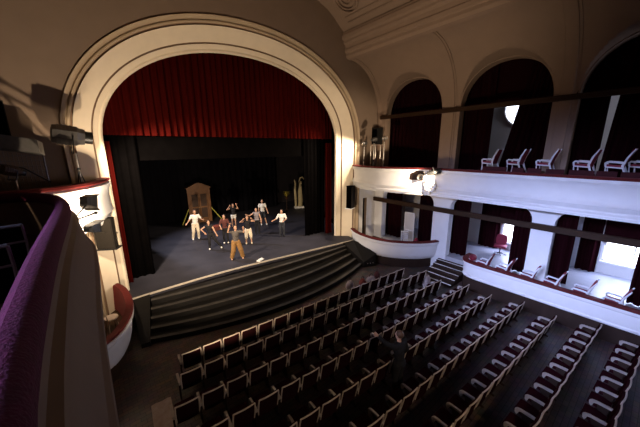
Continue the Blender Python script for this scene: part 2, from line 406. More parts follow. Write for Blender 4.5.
lpath = smooth_path([(13.7,5.35),(13.1,5.33),(12.75,5.15),(12.62,4.75),(12.6,4.2),(12.6,2),(12.6,-6)], 8)
mb = MB(); sweep(mb, lpath, LOW, -1 if False else 1); struct(mb.build('lower_gallery_front', MT['white'], None, True, 30))
mb = MB(); sweep(mb, lpath, [(-.14,1.302),(.09,1.302),(.11,1.34),(.09,1.38),(-.14,1.38)]); tag(mb.build('gallery_rail', MT['rim'], None, True), 'dark red velvet rail along the top of the right lower gallery', 'rail')
mb = MB(); sweep(mb, lpath, [(-.05,0),(0,0),(0,.598),(-.05,.598)]); struct(mb.build('baseboard_right', MT['darkwood']))
mb = MB(); mb.prism([(p.x+.08, p.y-.06) for p in lpath if p.y > -5.9]+[(12.68,-6),(17.2,-6),(17.2,5.29),(13.9,5.29)], 2, 0, .82); mb.box((13.8,5.29,0),(17.2,11.5,.82)); struct(mb.build('floor_lower_gallery', MT['gfloor']))
# lower right box
BOX = [(-.24,.54),(-.20,.54),(-.13,.62),(-.08,.80),(-.04,1.05),(-.01,1.3),(.05,1.38),(.06,1.48),(.0,1.5),(-.12,1.5),(-.16,1.0),(-.26,.58)]
bpath = smooth_path([(11.98,11.8),(11.6,11.05),(11.45,10.2),(11.5,9.35),(11.9,8.45),(12.7,7.6),(13.4,7.2),(13.75,7.08)], 8)
mb = MB(); sweep(mb, bpath, BOX); struct(mb.build('right_box_front', MT['white'], None, True, 30))
mb = MB(); sweep(mb, bpath, [(-.15,1.502),(.06,1.502),(.08,1.535),(.06,1.57),(-.15,1.57)]); tag(mb.build('box_rail', MT['rim'], None, True), 'red velvet rail on the curved white lower box right of the stage', 'rail')
mb = MB(); sweep(mb, bpath, [(-.36,0),(-.30,0),(-.30,.60),(-.36,.60)]); struct(mb.build('baseboard_box', MT['darkwood']))
bi = [(p.x+.36*(1 if k < 18 else .7), p.y+(.0 if k < 18 else .25)) for k, p in enumerate(bpath)]
mb = MB(); mb.prism([(12.35,11.45)]+bi[3:-1]+[(13.74,7.45),(13.74,11.45)], 2, 0, .76); struct(mb.build('floor_lower_box', MT['darkwood']))
# left boxes
lb = smooth_path([(-.45,12.45),(0,12.2),(.24,11.5),(.31,10.3),(.14,9.3),(-.29,8.5),(-1.2,7.9),(-2.4,7.6)], 8)
mb = MB(); sweep(mb, lb, [(o, z-.02) for o, z in BOX], -1); struct(mb.build('left_box_front', MT['white'], None, True, 30))
mb = MB(); sweep(mb, lb, [(-.27,.66),(-.25,.66),(-.13,1.483),(.04,1.483),(.06,1.52),(.03,1.56),(-.15,1.56),(-.18,1.5)], -1); tag(mb.build('box_rail', MT['rim'], None, True), 'wide red velvet rail on the curved white lower box left of the stage', 'rail')
mb = MB(); sweep(mb, lb, [(-.36,0),(-.30,0),(-.30,.60),(-.36,.60)], -1); struct(mb.build('baseboard_left_box', MT['darkwood']))
mb = MB(); mb.prism([(p.x-.2, p.y-.05) for p in lb]+[(-4.9,7.6),(-4.9,11.4),(-.9,11.4)], 2, .5, .62); struct(mb.build('floor_left_box', MT['beam']))
lu = smooth_path([(.30,12.25),(.22,11.75),(-.02,11.0),(-.36,10.35),(-.94,9.84),(-2.0,9.55),(-4.9,9.5)], 8)
LU = [(-.2,4.0),(-.10,4.02),(.02,4.3),(.06,4.36),(.02,4.44),(.0,4.9),(.03,5.1),(.08,5.2),(.10,5.30),(.0,5.36),(-.14,5.36),(-.2,5.0)]
mb = MB(); sweep(mb, lu, LU, -1); struct(mb.build('left_upper_box_front', MT['white'], None, True, 30))
mb = MB(); sweep(mb, lu, [(-.24,5.362),(.07,5.362),(.10,5.40),(.07,5.46),(-.24,5.46)], -1); tag(mb.build('box_rail', MT['rim'], None, True), 'dark red velvet rail on the white upper box left of the stage', 'rail')
mb = MB(); mb.prism([(p.x-.16, p.y-.02) for p in lu[6:]]+[(-4.9,11.4),(-.2,11.4)], 2, 4.25, 4.4); struct(mb.build('floor_left_upper_box', MT['darkwood']))
# the balcony the picture is taken from: curved parapet with a velvet top
own = smooth_path([(-3.6,9.0),(-2.2,9.02),(-1.2,8.86),(-.68,8.2),(-.44,7.3),(-.37,6.2),(-.365,3.8),(-.33,2.25),(-.30,1.6),(-.27,1.1),(-.27,-.5),(-.27,-4)], 8)
mb = MB(); sweep(mb, own, [(-.26,5.30),(-.065,5.30),(-.05,5.24),(-.04,5.20),(.02,5.18),(.035,5.14),(.02,5.10),(.005,5.08),(.035,5.02),(.055,4.9),(.12,4.66),(.15,4.58),(.19,4.55),(.20,4.50),(.18,4.46),(-.26,4.46)], -1)
struct(mb.build('left_balcony_front', MT['brownface'], None, True, 25))
mb = MB(); sweep(mb, own, [(-.24,5.31),(-.26,5.38),(-.235,5.45),(-.18,5.495),(-.12,5.49),(-.075,5.45),(-.05,5.40),(-.045,5.31)], -1)
tag(mb.build('balcony_rail', MT['purple'], None, True), 'broad magenta velvet cushion rail on the balcony front at lower left', 'rail')
mb = MB(); mb.prism([(p.x-.25, p.y-.1) for p in own]+[(-4.95,-4),(-4.95,8.8)], 2, 4.3, 4.45); struct(mb.build('floor_left_balcony', MT['darkwood']))

# ------------------------------------------------------------------ stage: steps, curtains, masking
st = thing('stage_steps', 'black lacquered curved steps leading from the stage down to the stalls', 'steps', (0,0,0))
def step_curve(i):
    yl = [11.72,11.33,10.98,10.64,10.28,9.95][i]; yr = [11.28,11.0,10.9,10.55,10.15,9.75][i]; bow = [0,.2,.42,.64,.84,1.0][i]
    x0 = 1.04-.08*i; x1 = 10.75
    return [Vector((x0+(x1-x0)*t, yl+(yr-yl)*t-bow*4*t*(1-t), 0)) for t in [k/24 for k in range(25)]]
for i in range(5):
    z = .86-.172*i; f = step_curve(i+1); b = step_curve(i)
    poly = [(p.x, p.y) for p in f]+[(p.x, p.y-.0) for p in reversed(b)]
    mb = MB(); mb.prism(poly, 2, .002, z); tr = mb.build('step', MT['step'], st)
    mb = MB(); fb = [(p.x, p.y+.0) for p in f]+[(p.x, p.y+.16) for p in reversed(f)]
    mb.prism(fb, 2, z+.001, z+.012); mb.build('nosing', MT['stepgrey'], tr)  # pale strip drawing the highlight along the tread front
for sx, lab in ((0, 'left'), (1, 'right')):
    mb = MB()
    if sx == 0: pl = [(.62,11.70),(.98,11.72),(.62,9.85),(.36,9.9),(.36,11.66)]
    else: pl = [(10.76,11.25),(11.55,11.2),(11.62,10.6),(11.45,9.35),(10.76,9.6)]
    top = [1.0,1.0,.16,.14,.98] if sx == 0 else [1.0,1.0,.95,.72,.30]
    n = len(pl); mb.loft([[(x, y, .0) for x, y in pl], [(x, y, z) for (x, y), z in zip(pl, top)]])
    c = mb.build('cheek', MT['step'], st)
    if sx == 1:
        for q in ((11.1,9.41),(11.25,9.35),(10.95,9.47)):
            b_ = MB(); b_.ball((q[0], q[1]+.02, .22), .025, 8, 5); b_.build('step_spot', MT['chrome'], c)  # small reflective spots on the cheek, as bare-metal balls
def pleated(name, x0, x1, y, z0, z1, m, amp=.05, wl=.22, label=None, cat='curtain', top=None, seed=0, ax=1, group=None, slant=(0,0), th=.03):
    rr = random.Random(seed); n = max(8, int((x1-x0)/wl*8)); ph = [rr.uniform(-.6,.6) for _ in range(n+1)]
    front, rows = [], 7
    def xy(t, v):
        a = x0+slant[0]*v+(x1+slant[1]*v-x0-slant[0]*v)*t
        k = t*(x1-x0)/wl*2*math.pi
        d = amp*(math.sin(k)+.35*math.sin(k*.53+1.3)+.25*math.sin(2.1*k+.7))*(.75+.35*(1-v))
        return a, y+d
    def P(a, d, z): return (a, d, z) if ax == 1 else (d, a, z)
    for s_ in (0, th):
        front.append([])
        for r in range(rows+1):
            v = r/rows
            row = []
            for i in range(n+1):
                a, d = xy(i/n, v); zt = top(a) if top else z1
                row.append(P(a, d+s_, z0+(zt-z0)*v))
            front[-1].append(row)
    loop = []
    for r in range(rows+1): loop.append(front[0][r]+list(reversed(front[1][r])))
    mb = MB(); mb.loft(loop, True, True)
    o = mb.build(name, m, None, True, 60)
    if label: tag(o, label, cat, group)
    return o
pleated('stage_valance', -.1, 11.7, 13.25, 6.93, 10.995, MT['valance'], .06, .26, 'crimson velvet valance hanging from the top of the stage arch', 'curtain', seed=1)
mb = MB(); mb.box((-.6,13.75,5.95),(12.4,13.8,10.99)); tag(mb.build('black_border', MT['black']), 'black cloth border hanging behind the lower edge of the crimson valance', 'curtain')
pleated('tab_curtain', .15, .60, 13.16, 1.04, 6.7, MT['valance'], .03, .16, 'narrow crimson drape at the left edge of the stage opening', 'curtain', seed=2)
pleated('tab_curtain', 11.02, 11.5, 13.16, 1.04, 6.7, MT['valance'], .03, .16, 'narrow crimson drape at the right edge of the stage opening', 'curtain', seed=3)
pleated('masking_leg', .55, 1.45, 13.55, 1.04, 8.0, MT['black'], .05, .3, 'black masking drape standing just inside the left stage edge', 'curtain', seed=4)
pleated('masking_leg', 9.75, 11.35, 13.6, 1.04, 8.0, MT['black'], .05, .3, 'black masking drape standing just inside the right stage edge', 'curtain', seed=5)
pleated('masking_leg', -.6, 1.7, 18.0, 1.04, 8.2, MT['black'], .05, .4, 'black masking drape deep at stage left wing behind the front one', 'curtain', seed=6)
pleated('backdrop', .8, 13.1, 23.0, 1.04, 9.8, MT['backdrop'], .04, .5, 'black backdrop curtain across the rear of the stage', 'curtain', seed=7)
# ------------------------------------------------------------------ right galleries: rails, curtains
def beam(name, x, y0, y1, z, h, label):
    mb = MB(); mb.box((x-.07,y0,z),(x+.07,y1,z+h)); mb.box((x-.09,y0,z+h*.72),(x+.09,y1,z+h*.9))
    return tag(mb.build(name, MT['beam']), label, 'rail')
beam('wooden_rail', 13.64, -5.9, 11.2, 8.02, .19, 'long brown wooden rail across the arches of the upper balcony')
beam('wooden_rail', 13.64, -5.9, 11.75, 3.14, .24, 'long brown wooden rail across the openings under the right balcony')
DR = MT['drape']; UG = 'drapes in the upper arches'; LG = 'drapes in the openings under the balcony'
def archtop(c, h): return lambda y: 10.2
def gd(y0, y1, z0, z1, label, x=14.45, seed=0, slant=(0,0), g=None):
    return pleated('drape', y0, y1, x, z0, z1, DR, .06, .25, label, 'curtain', seed=seed, ax=0, group=g, slant=slant)
gd(7.2, 11.2, 5.32, 10.2, 'burgundy drape filling the upper arch nearest the stage', seed=11, g=UG)
gd(5.45, 6.88, 5.32, 10.2, 'burgundy drape on the stage side of the middle upper arch', seed=12, g=UG)
gd(2.95, 5.0, 5.32, 10.2, 'burgundy drape right of the round window in the middle upper arch', seed=13, slant=(0,-.9), g=UG)
gd(1.72, 2.75, 5.32, 10.2, 'burgundy drape on the stage side of the rightmost upper arch', seed=14, g=UG)
gd(-1.4, 1.65, 5.32, 10.2, 'burgundy drape at the right picture edge in the rightmost upper arch', seed=15, slant=(0,-.25), g=UG)
mb = MB(); mb.box((14.62,2.95,8.32),(14.68,6.9,10.245)); tag(mb.build('pelmet', DR), 'dark burgundy pelmet above the rail in the middle upper arch', 'pelmet')
mb = MB(); mb.box((14.62,-1.4,8.32),(14.68,2.75,10.245)); tag(mb.build('pelmet', DR), 'dark burgundy pelmet above the rail in the rightmost upper arch', 'pelmet')
gd(9.97, 11.2, .84, 3.95, 'burgundy drape in the opening behind the curved lower box, stage side', seed=21, g=LG)
gd(7.85, 8.73, .84, 3.95, 'burgundy drape in the opening behind the curved lower box, right side', seed=22, g=LG)
gd(5.92, 6.8, .84, 3.95, 'burgundy drape beside the steps in the middle lower opening', seed=23, g=LG)
gd(3.1, 3.98, .84, 3.95, 'burgundy drape beside the white pier in the middle lower opening', seed=24, g=LG)
gd(1.87, 2.75, .84, 3.95, 'burgundy drape on the stage side of the rightmost lower opening', seed=25, g=LG)
gd(-1.3, .16, .84, 3.95, 'burgundy drape at the right picture edge in the rightmost lower opening', seed=26, g=LG)
# heavier curtains by the windows on the far wall
pleated('window_curtain', 5.3, 6.3, 16.95, .84, 3.9, DR, .06, .22, 'brown red curtain left of the narrow lower window', 'curtain', seed=31, ax=0)
pleated('window_curtain', 1.34, 2.02, 16.95, .84, 3.9, DR, .06, .22, 'brown red curtain left of the wide lower window', 'curtain', seed=32, ax=0)
mb = MB(); mb.box((16.9,-1.6,2.62),(17.05,1.3,3.9)); tag(mb.build('pelmet', DR), 'dark burgundy pelmet above the wide lower window', 'pelmet')
mb = MB(); mb.box((16.9,4.0,2.62),(17.05,5.35,3.9)); tag(mb.build('pelmet', DR), 'dark burgundy pelmet above the narrow lower window', 'pelmet')
# low red panels between the balcony rail and the chairs
PLAB = ['between the rail and the chair nearest the stage', 'just right of the chair nearest the stage', 'under the second chair from the stage', 'under the third chair from the stage', 'just left of the two rightmost chairs', 'between the two rightmost chairs', 'at the right picture edge']
for i, (a, b) in enumerate(((4.05,4.95),(3.48,3.86),(2.93,3.36),(2.28,2.80),(1.52,2.16),(1.0,1.48),(-.2,.92))):
    mb = MB(); mb.box((12.745,a,5.301),(12.775,b,5.62)); tag(mb.build('low_partition', MT['velvet']), 'low dark red panel on the upper balcony, '+PLAB[i], 'partition', 'low panels along the upper balcony')
# steps by the lower box
ss = thing('side_steps', 'dark steps with white nosings between the curved box and the lower gallery', 'steps', (0,0,0))
for i, x in enumerate((12.15, 12.5, 12.85, 13.2, 13.5)):
    mb = MB(); y0 = 5.45; y1 = 6.95-.0*i
    mb.box((x,y0,.0),(x+.36 if i < 4 else 13.74,y1,.125*(i+1))); t = mb.build('step', MT['darkwood'], ss)
    mb = MB(); mb.box((x-.01,y0,.125*(i+1)),(x+.05,y1,.125*(i+1)+.012)); mb.build('nosing', MT['white'], t)

# ------------------------------------------------------------------ theatre seats in the stalls
def seen(x, y, z, margin=45):
    v = Vector((x, y, z))-Vector((0,0,6.4)); d = v.dot(fw)
    if d < .3: return False
    u = 320+FPX*v.dot(r2)/d; w_ = 213.5+FPX*v.dot(d2)/d
    return -margin < u < 640+margin and -margin < w_ < 427+margin
def back_bm(grow=0, t=.05, y0=0):
    mb = MB(); rings = []
    for k in range(9):
        f = k/8; z = .34+.545*f; w = (.222+.022*math.sin(f*math.pi*.55))-.0*f; yb = .085-.10*f**1.3+y0
        if k == 8: w -= .012
        rings.append([(-w, yb, z), (0, yb-.02, z), (w, yb, z), (w, yb+t, z), (0, yb+t-.015, z), (-w, yb+t, z)])
    mb.loft(rings); return mb
def make_seat():
    t = thing('theatre_seat', '', 'seat')
    back_bm().build('backrest', MT['seatback'], t, True, 35)
    mb = MB()
    top = [(x, -.015-.02*(1-(x/.25)**2), .895) for x in (-.24,-.12,0,.12,.24)]
    mb.tube(top, .017, 6)
    for s in (-1, 1):
        mb.tube([(s*.24,-.015,.895),(s*.252,.01,.74),(s*.250,.045,.58),(s*.240,.085,.40)], [.017,.019,.017,.014], 6)
    mb.build('back_frame', MT['frame'], t, True)
    mb = MB(); a = math.radians(9); rings = []
    for k in range(7):
        f = k/6; y = .14+.38*f*math.cos(a); z = .42+.38*f*math.sin(a); h = .05-.018*abs(2*f-1)**2; ny, nz = -math.sin(a), math.cos(a)
        rings.append([(-.22,y-ny*h*.6,z-nz*h*.6),(.22,y-ny*h*.6,z-nz*h*.6),(.225,y,z),(.19,y+ny*h,z+nz*h),(-.19,y+ny*h,z+nz*h),(-.225,y,z)])
    mb.loft(rings).build('seat', MT['seatred'], t, True, 40)
    def arm(sx):
        mb = MB(); pr = [(.02,.57),(.03,.635),(.14,.65),(.36,.64),(.43,.625),(.47,.585),(.46,.50),(.42,.47),(.40,.52),(.39,.575),(.34,.595),(.06,.595)]
        mb.prism(pr, 0, sx-.026, sx+.026); return mb.build('armrest', MT['arm'], t, True, 30)
    def leg(sx):
        mb = MB(); pr = [(.10,.0),(.40,.0),(.40,.03),(.32,.05),(.28,.3),(.34,.59),(.12,.59),(.18,.3),(.16,.05),(.10,.03)]
        mb.prism(pr, 0, sx-.018, sx+.018); return mb.build('leg', MT['darkwood'], t)
    P = .2875
    for o in (arm(P), leg(P)): pass
    for o in (arm(-P), leg(-P)): o['first_only'] = 1
    return t
ORD = 'first second third fourth fifth sixth seventh eighth ninth tenth eleventh twelfth thirteenth fourteenth fifteenth sixteenth seventeenth eighteenth nineteenth twentieth'.split()
ROWS = [(10.66,7.01,17,.565),(11.25,6.23,18,.578),(10.87,5.31,18,.575),(11.37,4.37,19,.584),(11.15,3.45,20,.577),(11.53,2.49,20,.577),(11.32,1.53,20,.577),(11.83,.51,20,.577),(11.7,-.42,20,.577)]
ROWN = ['front row', 'second row', 'third row', 'fourth row', 'fifth row', 'sixth row', 'seventh row', 'eighth row', 'nearest visible row']
SL = .056; rzr = -math.atan(SL); first = None
for ri, (xr_, yr_, n, pit) in enumerate(ROWS):
    spots = []
    for k in range(n):
        x = xr_-pit*(k+.42); y = yr_+(xr_-x)*SL
        if seen(x, y, .9): spots.append((k, x, y))
    for k, x, y in spots:
        where = 'at the right-hand end' if k == 0 else ('at the left-hand end' if k == n-1 else ORD[k]+' seat from the right end')
        lab = 'burgundy theatre seat, %s of the %s from the stage' % (where, ROWN[ri]) if ri < 8 else 'burgundy theatre seat, %s of the row nearest the camera' % where
        if first is None:
            first = make_seat(); r = first; r.location = (x, y, 0); r.rotation_euler = (0, 0, rzr); r['label'] = lab
            keep = [c for c in first.children if c.get('first_only')]
        else: r = dup(first, (x, y, 0), rzr, lab)
        r['group'] = 'theatre seats in the '+(ROWN[ri] if ri < 8 else 'row nearest the camera')
        if k == spots[-1][0] and r is not first:
            for c in keep: d = c.copy(); COL.objects.link(d); d.parent = r
for c in list(first.children):
    if c.get('first_only') and first.location.x > 2: bpy.data.objects.remove(c)
# dark seats on the own balcony
own_first = None
for (x, y, lab) in ((-.98,4.55,'dark balcony seat beside the magenta rail, second row, its bare rail catching light'),(-1.55,4.45,'dark balcony seat second from the magenta rail, second row'),(-.95,3.62,'dark balcony seat beside the magenta rail, nearest row'),(-1.51,3.52,'dark balcony seat second from the magenta rail, nearest row')):
    if own_first is None:
        t = own_first = thing('tip_up_seat', lab, 'seat', (x, y, 4.66), .16, 'dark seats on the left balcony')
        back_bm().build('backrest', MT['black'], t, True, 35)
        mb = MB(); mb.tube([(-.24,-.015,.90),(.24,-.015,.90)], .018, 6); mb.tube([(-.24,.02,.70),(.24,.02,.70)], .014, 6)
        for s in (-1, 1): mb.tube([(s*.24,-.015,.90),(s*.245,.02,.70),(s*.235,.10,.36),(s*.235,.12,.0)], .015, 6)
        mb.build('back_frame', MT['grmetal'], t, True)
        mb = MB(); mb.box((-.22,.1,.38),(.22,.5,.45)); mb.build('seat', MT['black'], t)
        for s in (-1, 1):
            mb = MB(); mb.tube([(s*.235,.45,.0),(s*.235,.45,.42)], .014, 6); mb.build('leg', MT['grmetal'], t)
    else: dup(own_first, (x, y, 4.66), .16, lab)
mb = MB(); mb.prism([(p.x-.35, p.y-.3) for p in own if p.y > 2.6]+[(-.75,2.6),(-4.9,2.6),(-4.9,8.6)], 2, 4.45, 4.655); struct(mb.build('floor_balcony_tier', MT['darkwood']))
# ------------------------------------------------------------------ chairs of the right galleries
def make_gchair(label):
    t = thing('gallery_chair', label, 'chair')
    mb = MB(); mb.loft([[(-.2,.04,.42),(.2,.04,.42),(.21,.46,.44),(-.21,.46,.44)],[(-.2,.04,.50),(.2,.04,.50),(.19,.45,.52),(-.19,.45,.52)]]); mb.build('seat', MT['cushred'], t)
    mb = MB(); rings = []
    for k in range(7):
        f = k/6; z = .46+.53*f; y = .06-.16*f**1.2; w = .19-.03*(2*f-1)**2*(f > .5)
        rings.append([(-w,y-.02,z),(w,y-.02,z),(w*.9,y+.035,z),(-w*.9,y+.035,z)])
    mb.loft(rings).build('backrest', MT['cushred'], t, True, 40)
    for s in (-1, 1):
        mb = MB(); x = s*.24
        mb.tube([(x,-.16,.0),(x,.0,.30),(x,.07,.50),(x,.0,.75),(x,-.13,1.02)], [.022,.03,.035,.03,.02], 6)
        mb.tube([(x,.02,.57),(x,.2,.60),(x,.42,.61),(x,.46,.57),(x,.44,.46)], [.028,.03,.032,.03,.024], 6)
        mb.tube([(x,.06,.43),(x,.44,.45),(x,.42,.25),(x,.45,.0)], [.026,.028,.024,.02], 6)
        mb.build('side_frame', MT['whiteframe'], t, True)
    return t
g0 = None
UL = ['in the gap by the round window', 'in front of the middle arch right drape', 'in front of the upper right pier', 'just right of the upper right pier', 'rightmost one, showing a red back']
for i, y in enumerate((4.55, 3.62, 2.68, 1.62, .86)):
    lab = 'white framed red chair on the upper balcony, '+UL[i]
    if g0 is None: g0 = make_gchair(lab); r = g0
    else: r = dup(g0, (0,0,0), 0, lab)
    r.location = (13.02, y, 5.302); r.rotation_euler = (0,0,random.uniform(-.08,.08)); r['group'] = 'white chairs along the upper balcony'
LL = ['nearest the side steps', 'before the drape by the pier', 'in front of the white pier', 'before the drape right of the pier', 'left of the rightmost one', 'rightmost one under the wide window']
for i, y in enumerate((4.28, 3.5, 2.62, 1.86, 1.0, .18)):
    r = dup(g0, (13.08, y, .822), random.uniform(-.06,.12), 'white framed red chair by the lower rail, '+LL[i]); r['group'] = 'white chairs along the lower gallery'
dup(g0, (13.75,.36,5.302), -.2, 'second white framed red chair behind the rightmost upper balcony chair')['group'] = 'white chairs along the upper balcony'
# red office style chair at the back of the lower gallery
t = thing('red_armchair', 'red upholstered chair on a dark swivel base in front of the narrow window', 'chair', (16.2,4.92,.822), -1.35)
mb = MB(); mb.loft([[(-.25,-.25,.42),(.25,-.25,.42),(.27,.25,.42),(-.27,.25,.42)],[(-.27,-.27,.47),(.27,-.27,.47),(.29,.27,.47),(-.29,.27,.47)],[(-.22,-.22,.53),(.22,-.22,.53),(.23,.23,.52),(-.23,.23,.52)]]); mb.build('seat', MT['cushred'], t, True, 50)
mb = MB(); mb.loft([[(x_*w,.22+.08*f,.52+.5*f) for x_ in (-1,0,1)]+[(x_*w,.30+.08*f,.52+.5*f) for x_ in (1,0,-1)] for f, w in ((0,.2),(.15,.24),(.6,.26),(.9,.22),(1,.15))]); mb.build('backrest', MT['cushred'], t, True, 50)
mb = MB(); mb.tube([(0,0,.06),(0,0,.43)], .03); mb.build('post', MT['metal'], t)
mb = MB()
for k in range(5): a = k*2*math.pi/5; mb.tube([(0,0,.1),(.28*math.cos(a),.28*math.sin(a),.035)], [.025,.018], 6); mb.ball((.28*math.cos(a),.28*math.sin(a),.025), .025, 8, 5)
mb.build('base', MT['metal'], t)
# pink covered seat at the corner of the lower gallery
t = thing('pink_cushion', 'pink cushion lying on the rail corner of the lower gallery by the side steps', 'cushion', (13.05,4.98,1.382), .3)
mb = MB(); mb.loft([[(.34*math.cos(a)*k, .16*math.sin(a)*k, z) for a in [2*math.pi*j/16 for j in range(16)]] for k, z in ((.8,0),(1,.05),(1,.09),(.75,.14))]); mb.build('cover', MT['cushred'], t, True, 60)
# furniture of the lower right box
t = thing('white_chair', 'small white slatted chair standing inside the curved lower right box', 'chair', (13.1,8.62,.762), -.6)
mb = MB(); mb.box((-.2,-.2,.42),(.2,.2,.46)); mb.build('seat', MT['whiteframe'], t)
mb = MB()
for z in (.6,.72,.84,.98): mb.box((-.2,.17,z),(.2,.2,z+.06))
for s in (-1, 1): mb.tube([(s*.19,.19,.44),(s*.19,.2,1.1)], .02, 6)
mb.build('backrest', MT['whiteframe'], t)
for sx in (-1, 1):
    for sy in (-1, 1): mb = MB(); mb.tube([(sx*.18,sy*.18,0),(sx*.18,sy*.18,.42)], .02, 6); mb.build('leg', MT['whiteframe'], t)
t = thing('display_board', 'white framed panel standing against the wall behind the small white chair', 'panel', (14.0,9.05,.822), .0)
mb = MB(); mb.box((0,-.30,.0),(.03,.30,1.85)); mb.build('board', MT['grey'], t)
mb = MB()
for a, b in (((-.33,0),(-.29,1.9)),((.29,0),(.33,1.9)),((-.33,1.85),(.33,1.9)),((-.33,.8),(.33,.85))): mb.box((-.02,a[0],a[1]),(-.001,b[0],b[1]))
mb.build('panel_frame', MT['white'], t)
t = thing('red_stool', 'dark red padded stool near the right end of the lower right box', 'stool', (13.1,7.98,.762))
mb = MB(); mb.lathe([(.16,.5),(.18,.53),(.18,.6),(.12,.72),(.05,.85)], n=12); mb.build('cushion', MT['cushred'], t, True)
for k in range(3):
    a = 2*math.pi*k/3; mb = MB(); mb.tube([(.1*math.cos(a),.1*math.sin(a),.5),(.17*math.cos(a),.17*math.sin(a),0)], .018, 6); mb.build('leg', MT['darkwood'], t)
# chair in the left lower box
t = thing('bentwood_chair', 'pale bentwood chair inside the lower left box', 'chair', (-.28,10.55,.622), 1.9)
mb = MB(); mb.lathe([(.19,.43),(.21,.45),(.2,.48)], n=16); mb.build('seat', MT['frame'], t, True)
mb = MB(); mb.tube([(-.18,.14,.46),(-.17,.19,.75),(-.1,.21,.92),(0,.22,.95),(.1,.21,.92),(.17,.19,.75),(.18,.14,.46)], .016, 6); mb.build('backrest', MT['frame'], t, True)
for k in range(4):
    a = math.pi/4+k*math.pi/2; mb = MB(); mb.tube([(.15*math.cos(a),.15*math.sin(a),.44),(.2*math.cos(a),.2*math.sin(a),0)], .016, 6); mb.build('leg', MT['frame'], t)
# ------------------------------------------------------------------ props on the stage
t = thing('wardrobe_door_flat', 'chestnut wardrobe with arched pediment and louvred doors at the rear of the stage', 'wardrobe', (5.76,21.45,1.032), -.1)
mb = MB(); mb.box((-.72,0,0),(.72,.5,2.5)); mb.build('carcass', MT['wardrobe'], t)
mb = MB()
for a, b in (((-.78,0),(-.60,2.55)),((.60,0),(.78,2.55)),((-.6,2.28),(.6,2.55)),((-.6,0),(.6,.22))): mb.box((a[0],-.06,a[1]),(b[0],-.001,b[1]))
mb.build('door_frame', MT['wardrobe'], t)
mb = MB(); mb.prism([(-.84,2.55),(.84,2.55),(.84,2.64),(.66,2.70),(.45,2.80),(.22,2.93),(0,2.97),(-.22,2.93),(-.45,2.80),(-.66,2.70),(-.84,2.64)], 1, -.12, .5); mb.build('pediment', MT['wardrobe'], t)
for s in (-1, 1):
    mb = MB(); mb.box((s*.30-.28,-.035,.24),(s*.30+.28,-.002,2.26)); d = mb.build('door', MT['wardrobe'], t)
    mb = MB()
    for z0, z1 in ((.36,1.1),(1.22,2.14)):
        k = int((z1-z0)/.075)
        for i in range(k): z = z0+(z1-z0)*i/k; mb.add([(s*.30-.21,-.055,z),(s*.30+.21,-.055,z),(s*.30+.21,-.037,z+.06),(s*.30-.21,-.037,z+.06)], [(0,1,2,3)])
        mb.box((s*.30-.21,-.037,z0),(s*.30+.21,-.0355,z1))
    mb.build('louvre', MT['louvre'], d)
    mb = MB(); mb.ball((s*.06,-.06,1.15), .025, 8, 6); mb.build('knob', MT['brass'], d)
for nm, top, foot in (('left',(5.0,21.6,2.1),(4.40,21.3,1.05)),('right',(6.54,21.45,2.1),(7.2,21.0,1.05))):
    mb = MB(); mb.tube([top, foot], .035, 6); o = mb.build('stage_brace', MT['yellow']); tag(o, 'yellow green slanted brace on the %s side of the wardrobe' % nm, 'brace', 'braces holding up the wardrobe')
t = thing('gilded_figure', 'gilded draped figure with a curved raised arm on a white plinth at right rear', 'statue', (14.3,20.9,1.032), -.35)
mb = MB(); mb.box((-.42,-.22,0),(.42,.22,.16)); mb.build('plinth', MT['paper'], t)
mb = MB()
mb.tube([(-.28,0,.16),(-.30,0,.9),(-.34,0,1.7),(-.30,0,2.3),(-.38,0,2.6)], [.10,.12,.10,.08,.05], 10)
mb.tube([(.12,0,.16),(.16,.02,.8),(.12,0,1.5),(.16,0,1.95),(.12,0,2.2)], [.20,.22,.19,.15,.08], 12)
mb.build('drapery', MT['brass'], t, True)
mb = MB(); mb.tube([(.12,0,2.1),(.05,0,2.45),(.15,0,2.75),(.36,0,2.85),(.5,0,2.6)], [.07,.07,.065,.05,.03], 8); mb.build('raised_arm', MT['brass'], t, True)
mb = MB(); mb.ball((.2,-.06,2.32), (.1,.12,.14)); mb.build('head', MT['brass'], t, True)
t = thing('potted_plant', 'yellowish leafy plant on a dark stand beside the gilded figure', 'plant', (13.1,21.1,1.032))
mb = MB(); mb.lathe([(.16,0),(.16,.03),(.04,.06),(.035,.9),(.12,.95)], n=12); mb.build('stand', MT['darkwood'], t)
mb = MB(); mb.lathe([(.11,.952),(.16,1.15),(.15,1.16)], n=12); mb.build('pot', MT['louvre'], t)
mb = MB(); rr = random.Random(3)
for k in range(60):
    a = rr.uniform(0,6.28); e = rr.uniform(.1,1.3); L = rr.uniform(.25,.5); c, s_ = math.cos(a), math.sin(a)
    p1 = Vector((c*L*.5*math.cos(e), s_*L*.5*math.cos(e), 1.16+L*.8*math.sin(e)+.1)); p2 = Vector((c*L, s_*L, p1.z-.05+.1*math.sin(e)))
    n = Vector((-s_, c, 0))*.05
    mb.add([(0,0,1.16), tuple(p1+n), tuple(p2), tuple(p1-n)], [(0,1,2,3)])
lf = mb.build('leaves', MT['leaf'], t)
t = thing('red_crate', 'small dark red box on the stage floor in front of the wardrobe', 'box', (5.85,18.6,1.032), .2)
mb = MB(); mb.box((-.25,-.18,0),(.25,.18,.26)); mb.build('body', MT['cmaroon'], t)
mb = MB(); mb.box((-.27,-.20,.262),(.27,.20,.32)); mb.build('lid', MT['bagred'], t)
t = thing('paper_sheets', 'crumpled white paper lying on the stage edge above the steps', 'paper', (5.75,11.9,1.034), .5)
mb = MB(); mb.loft([[(-.2,-.09,0),(.2,-.1,0),(.22,.1,0),(-.19,.09,0)],[(-.17,-.07,.05),(.15,-.09,.03),(.2,.05,.06),(-.16,.09,.04)]]); mb.build('sheet', MT['paper'], t)
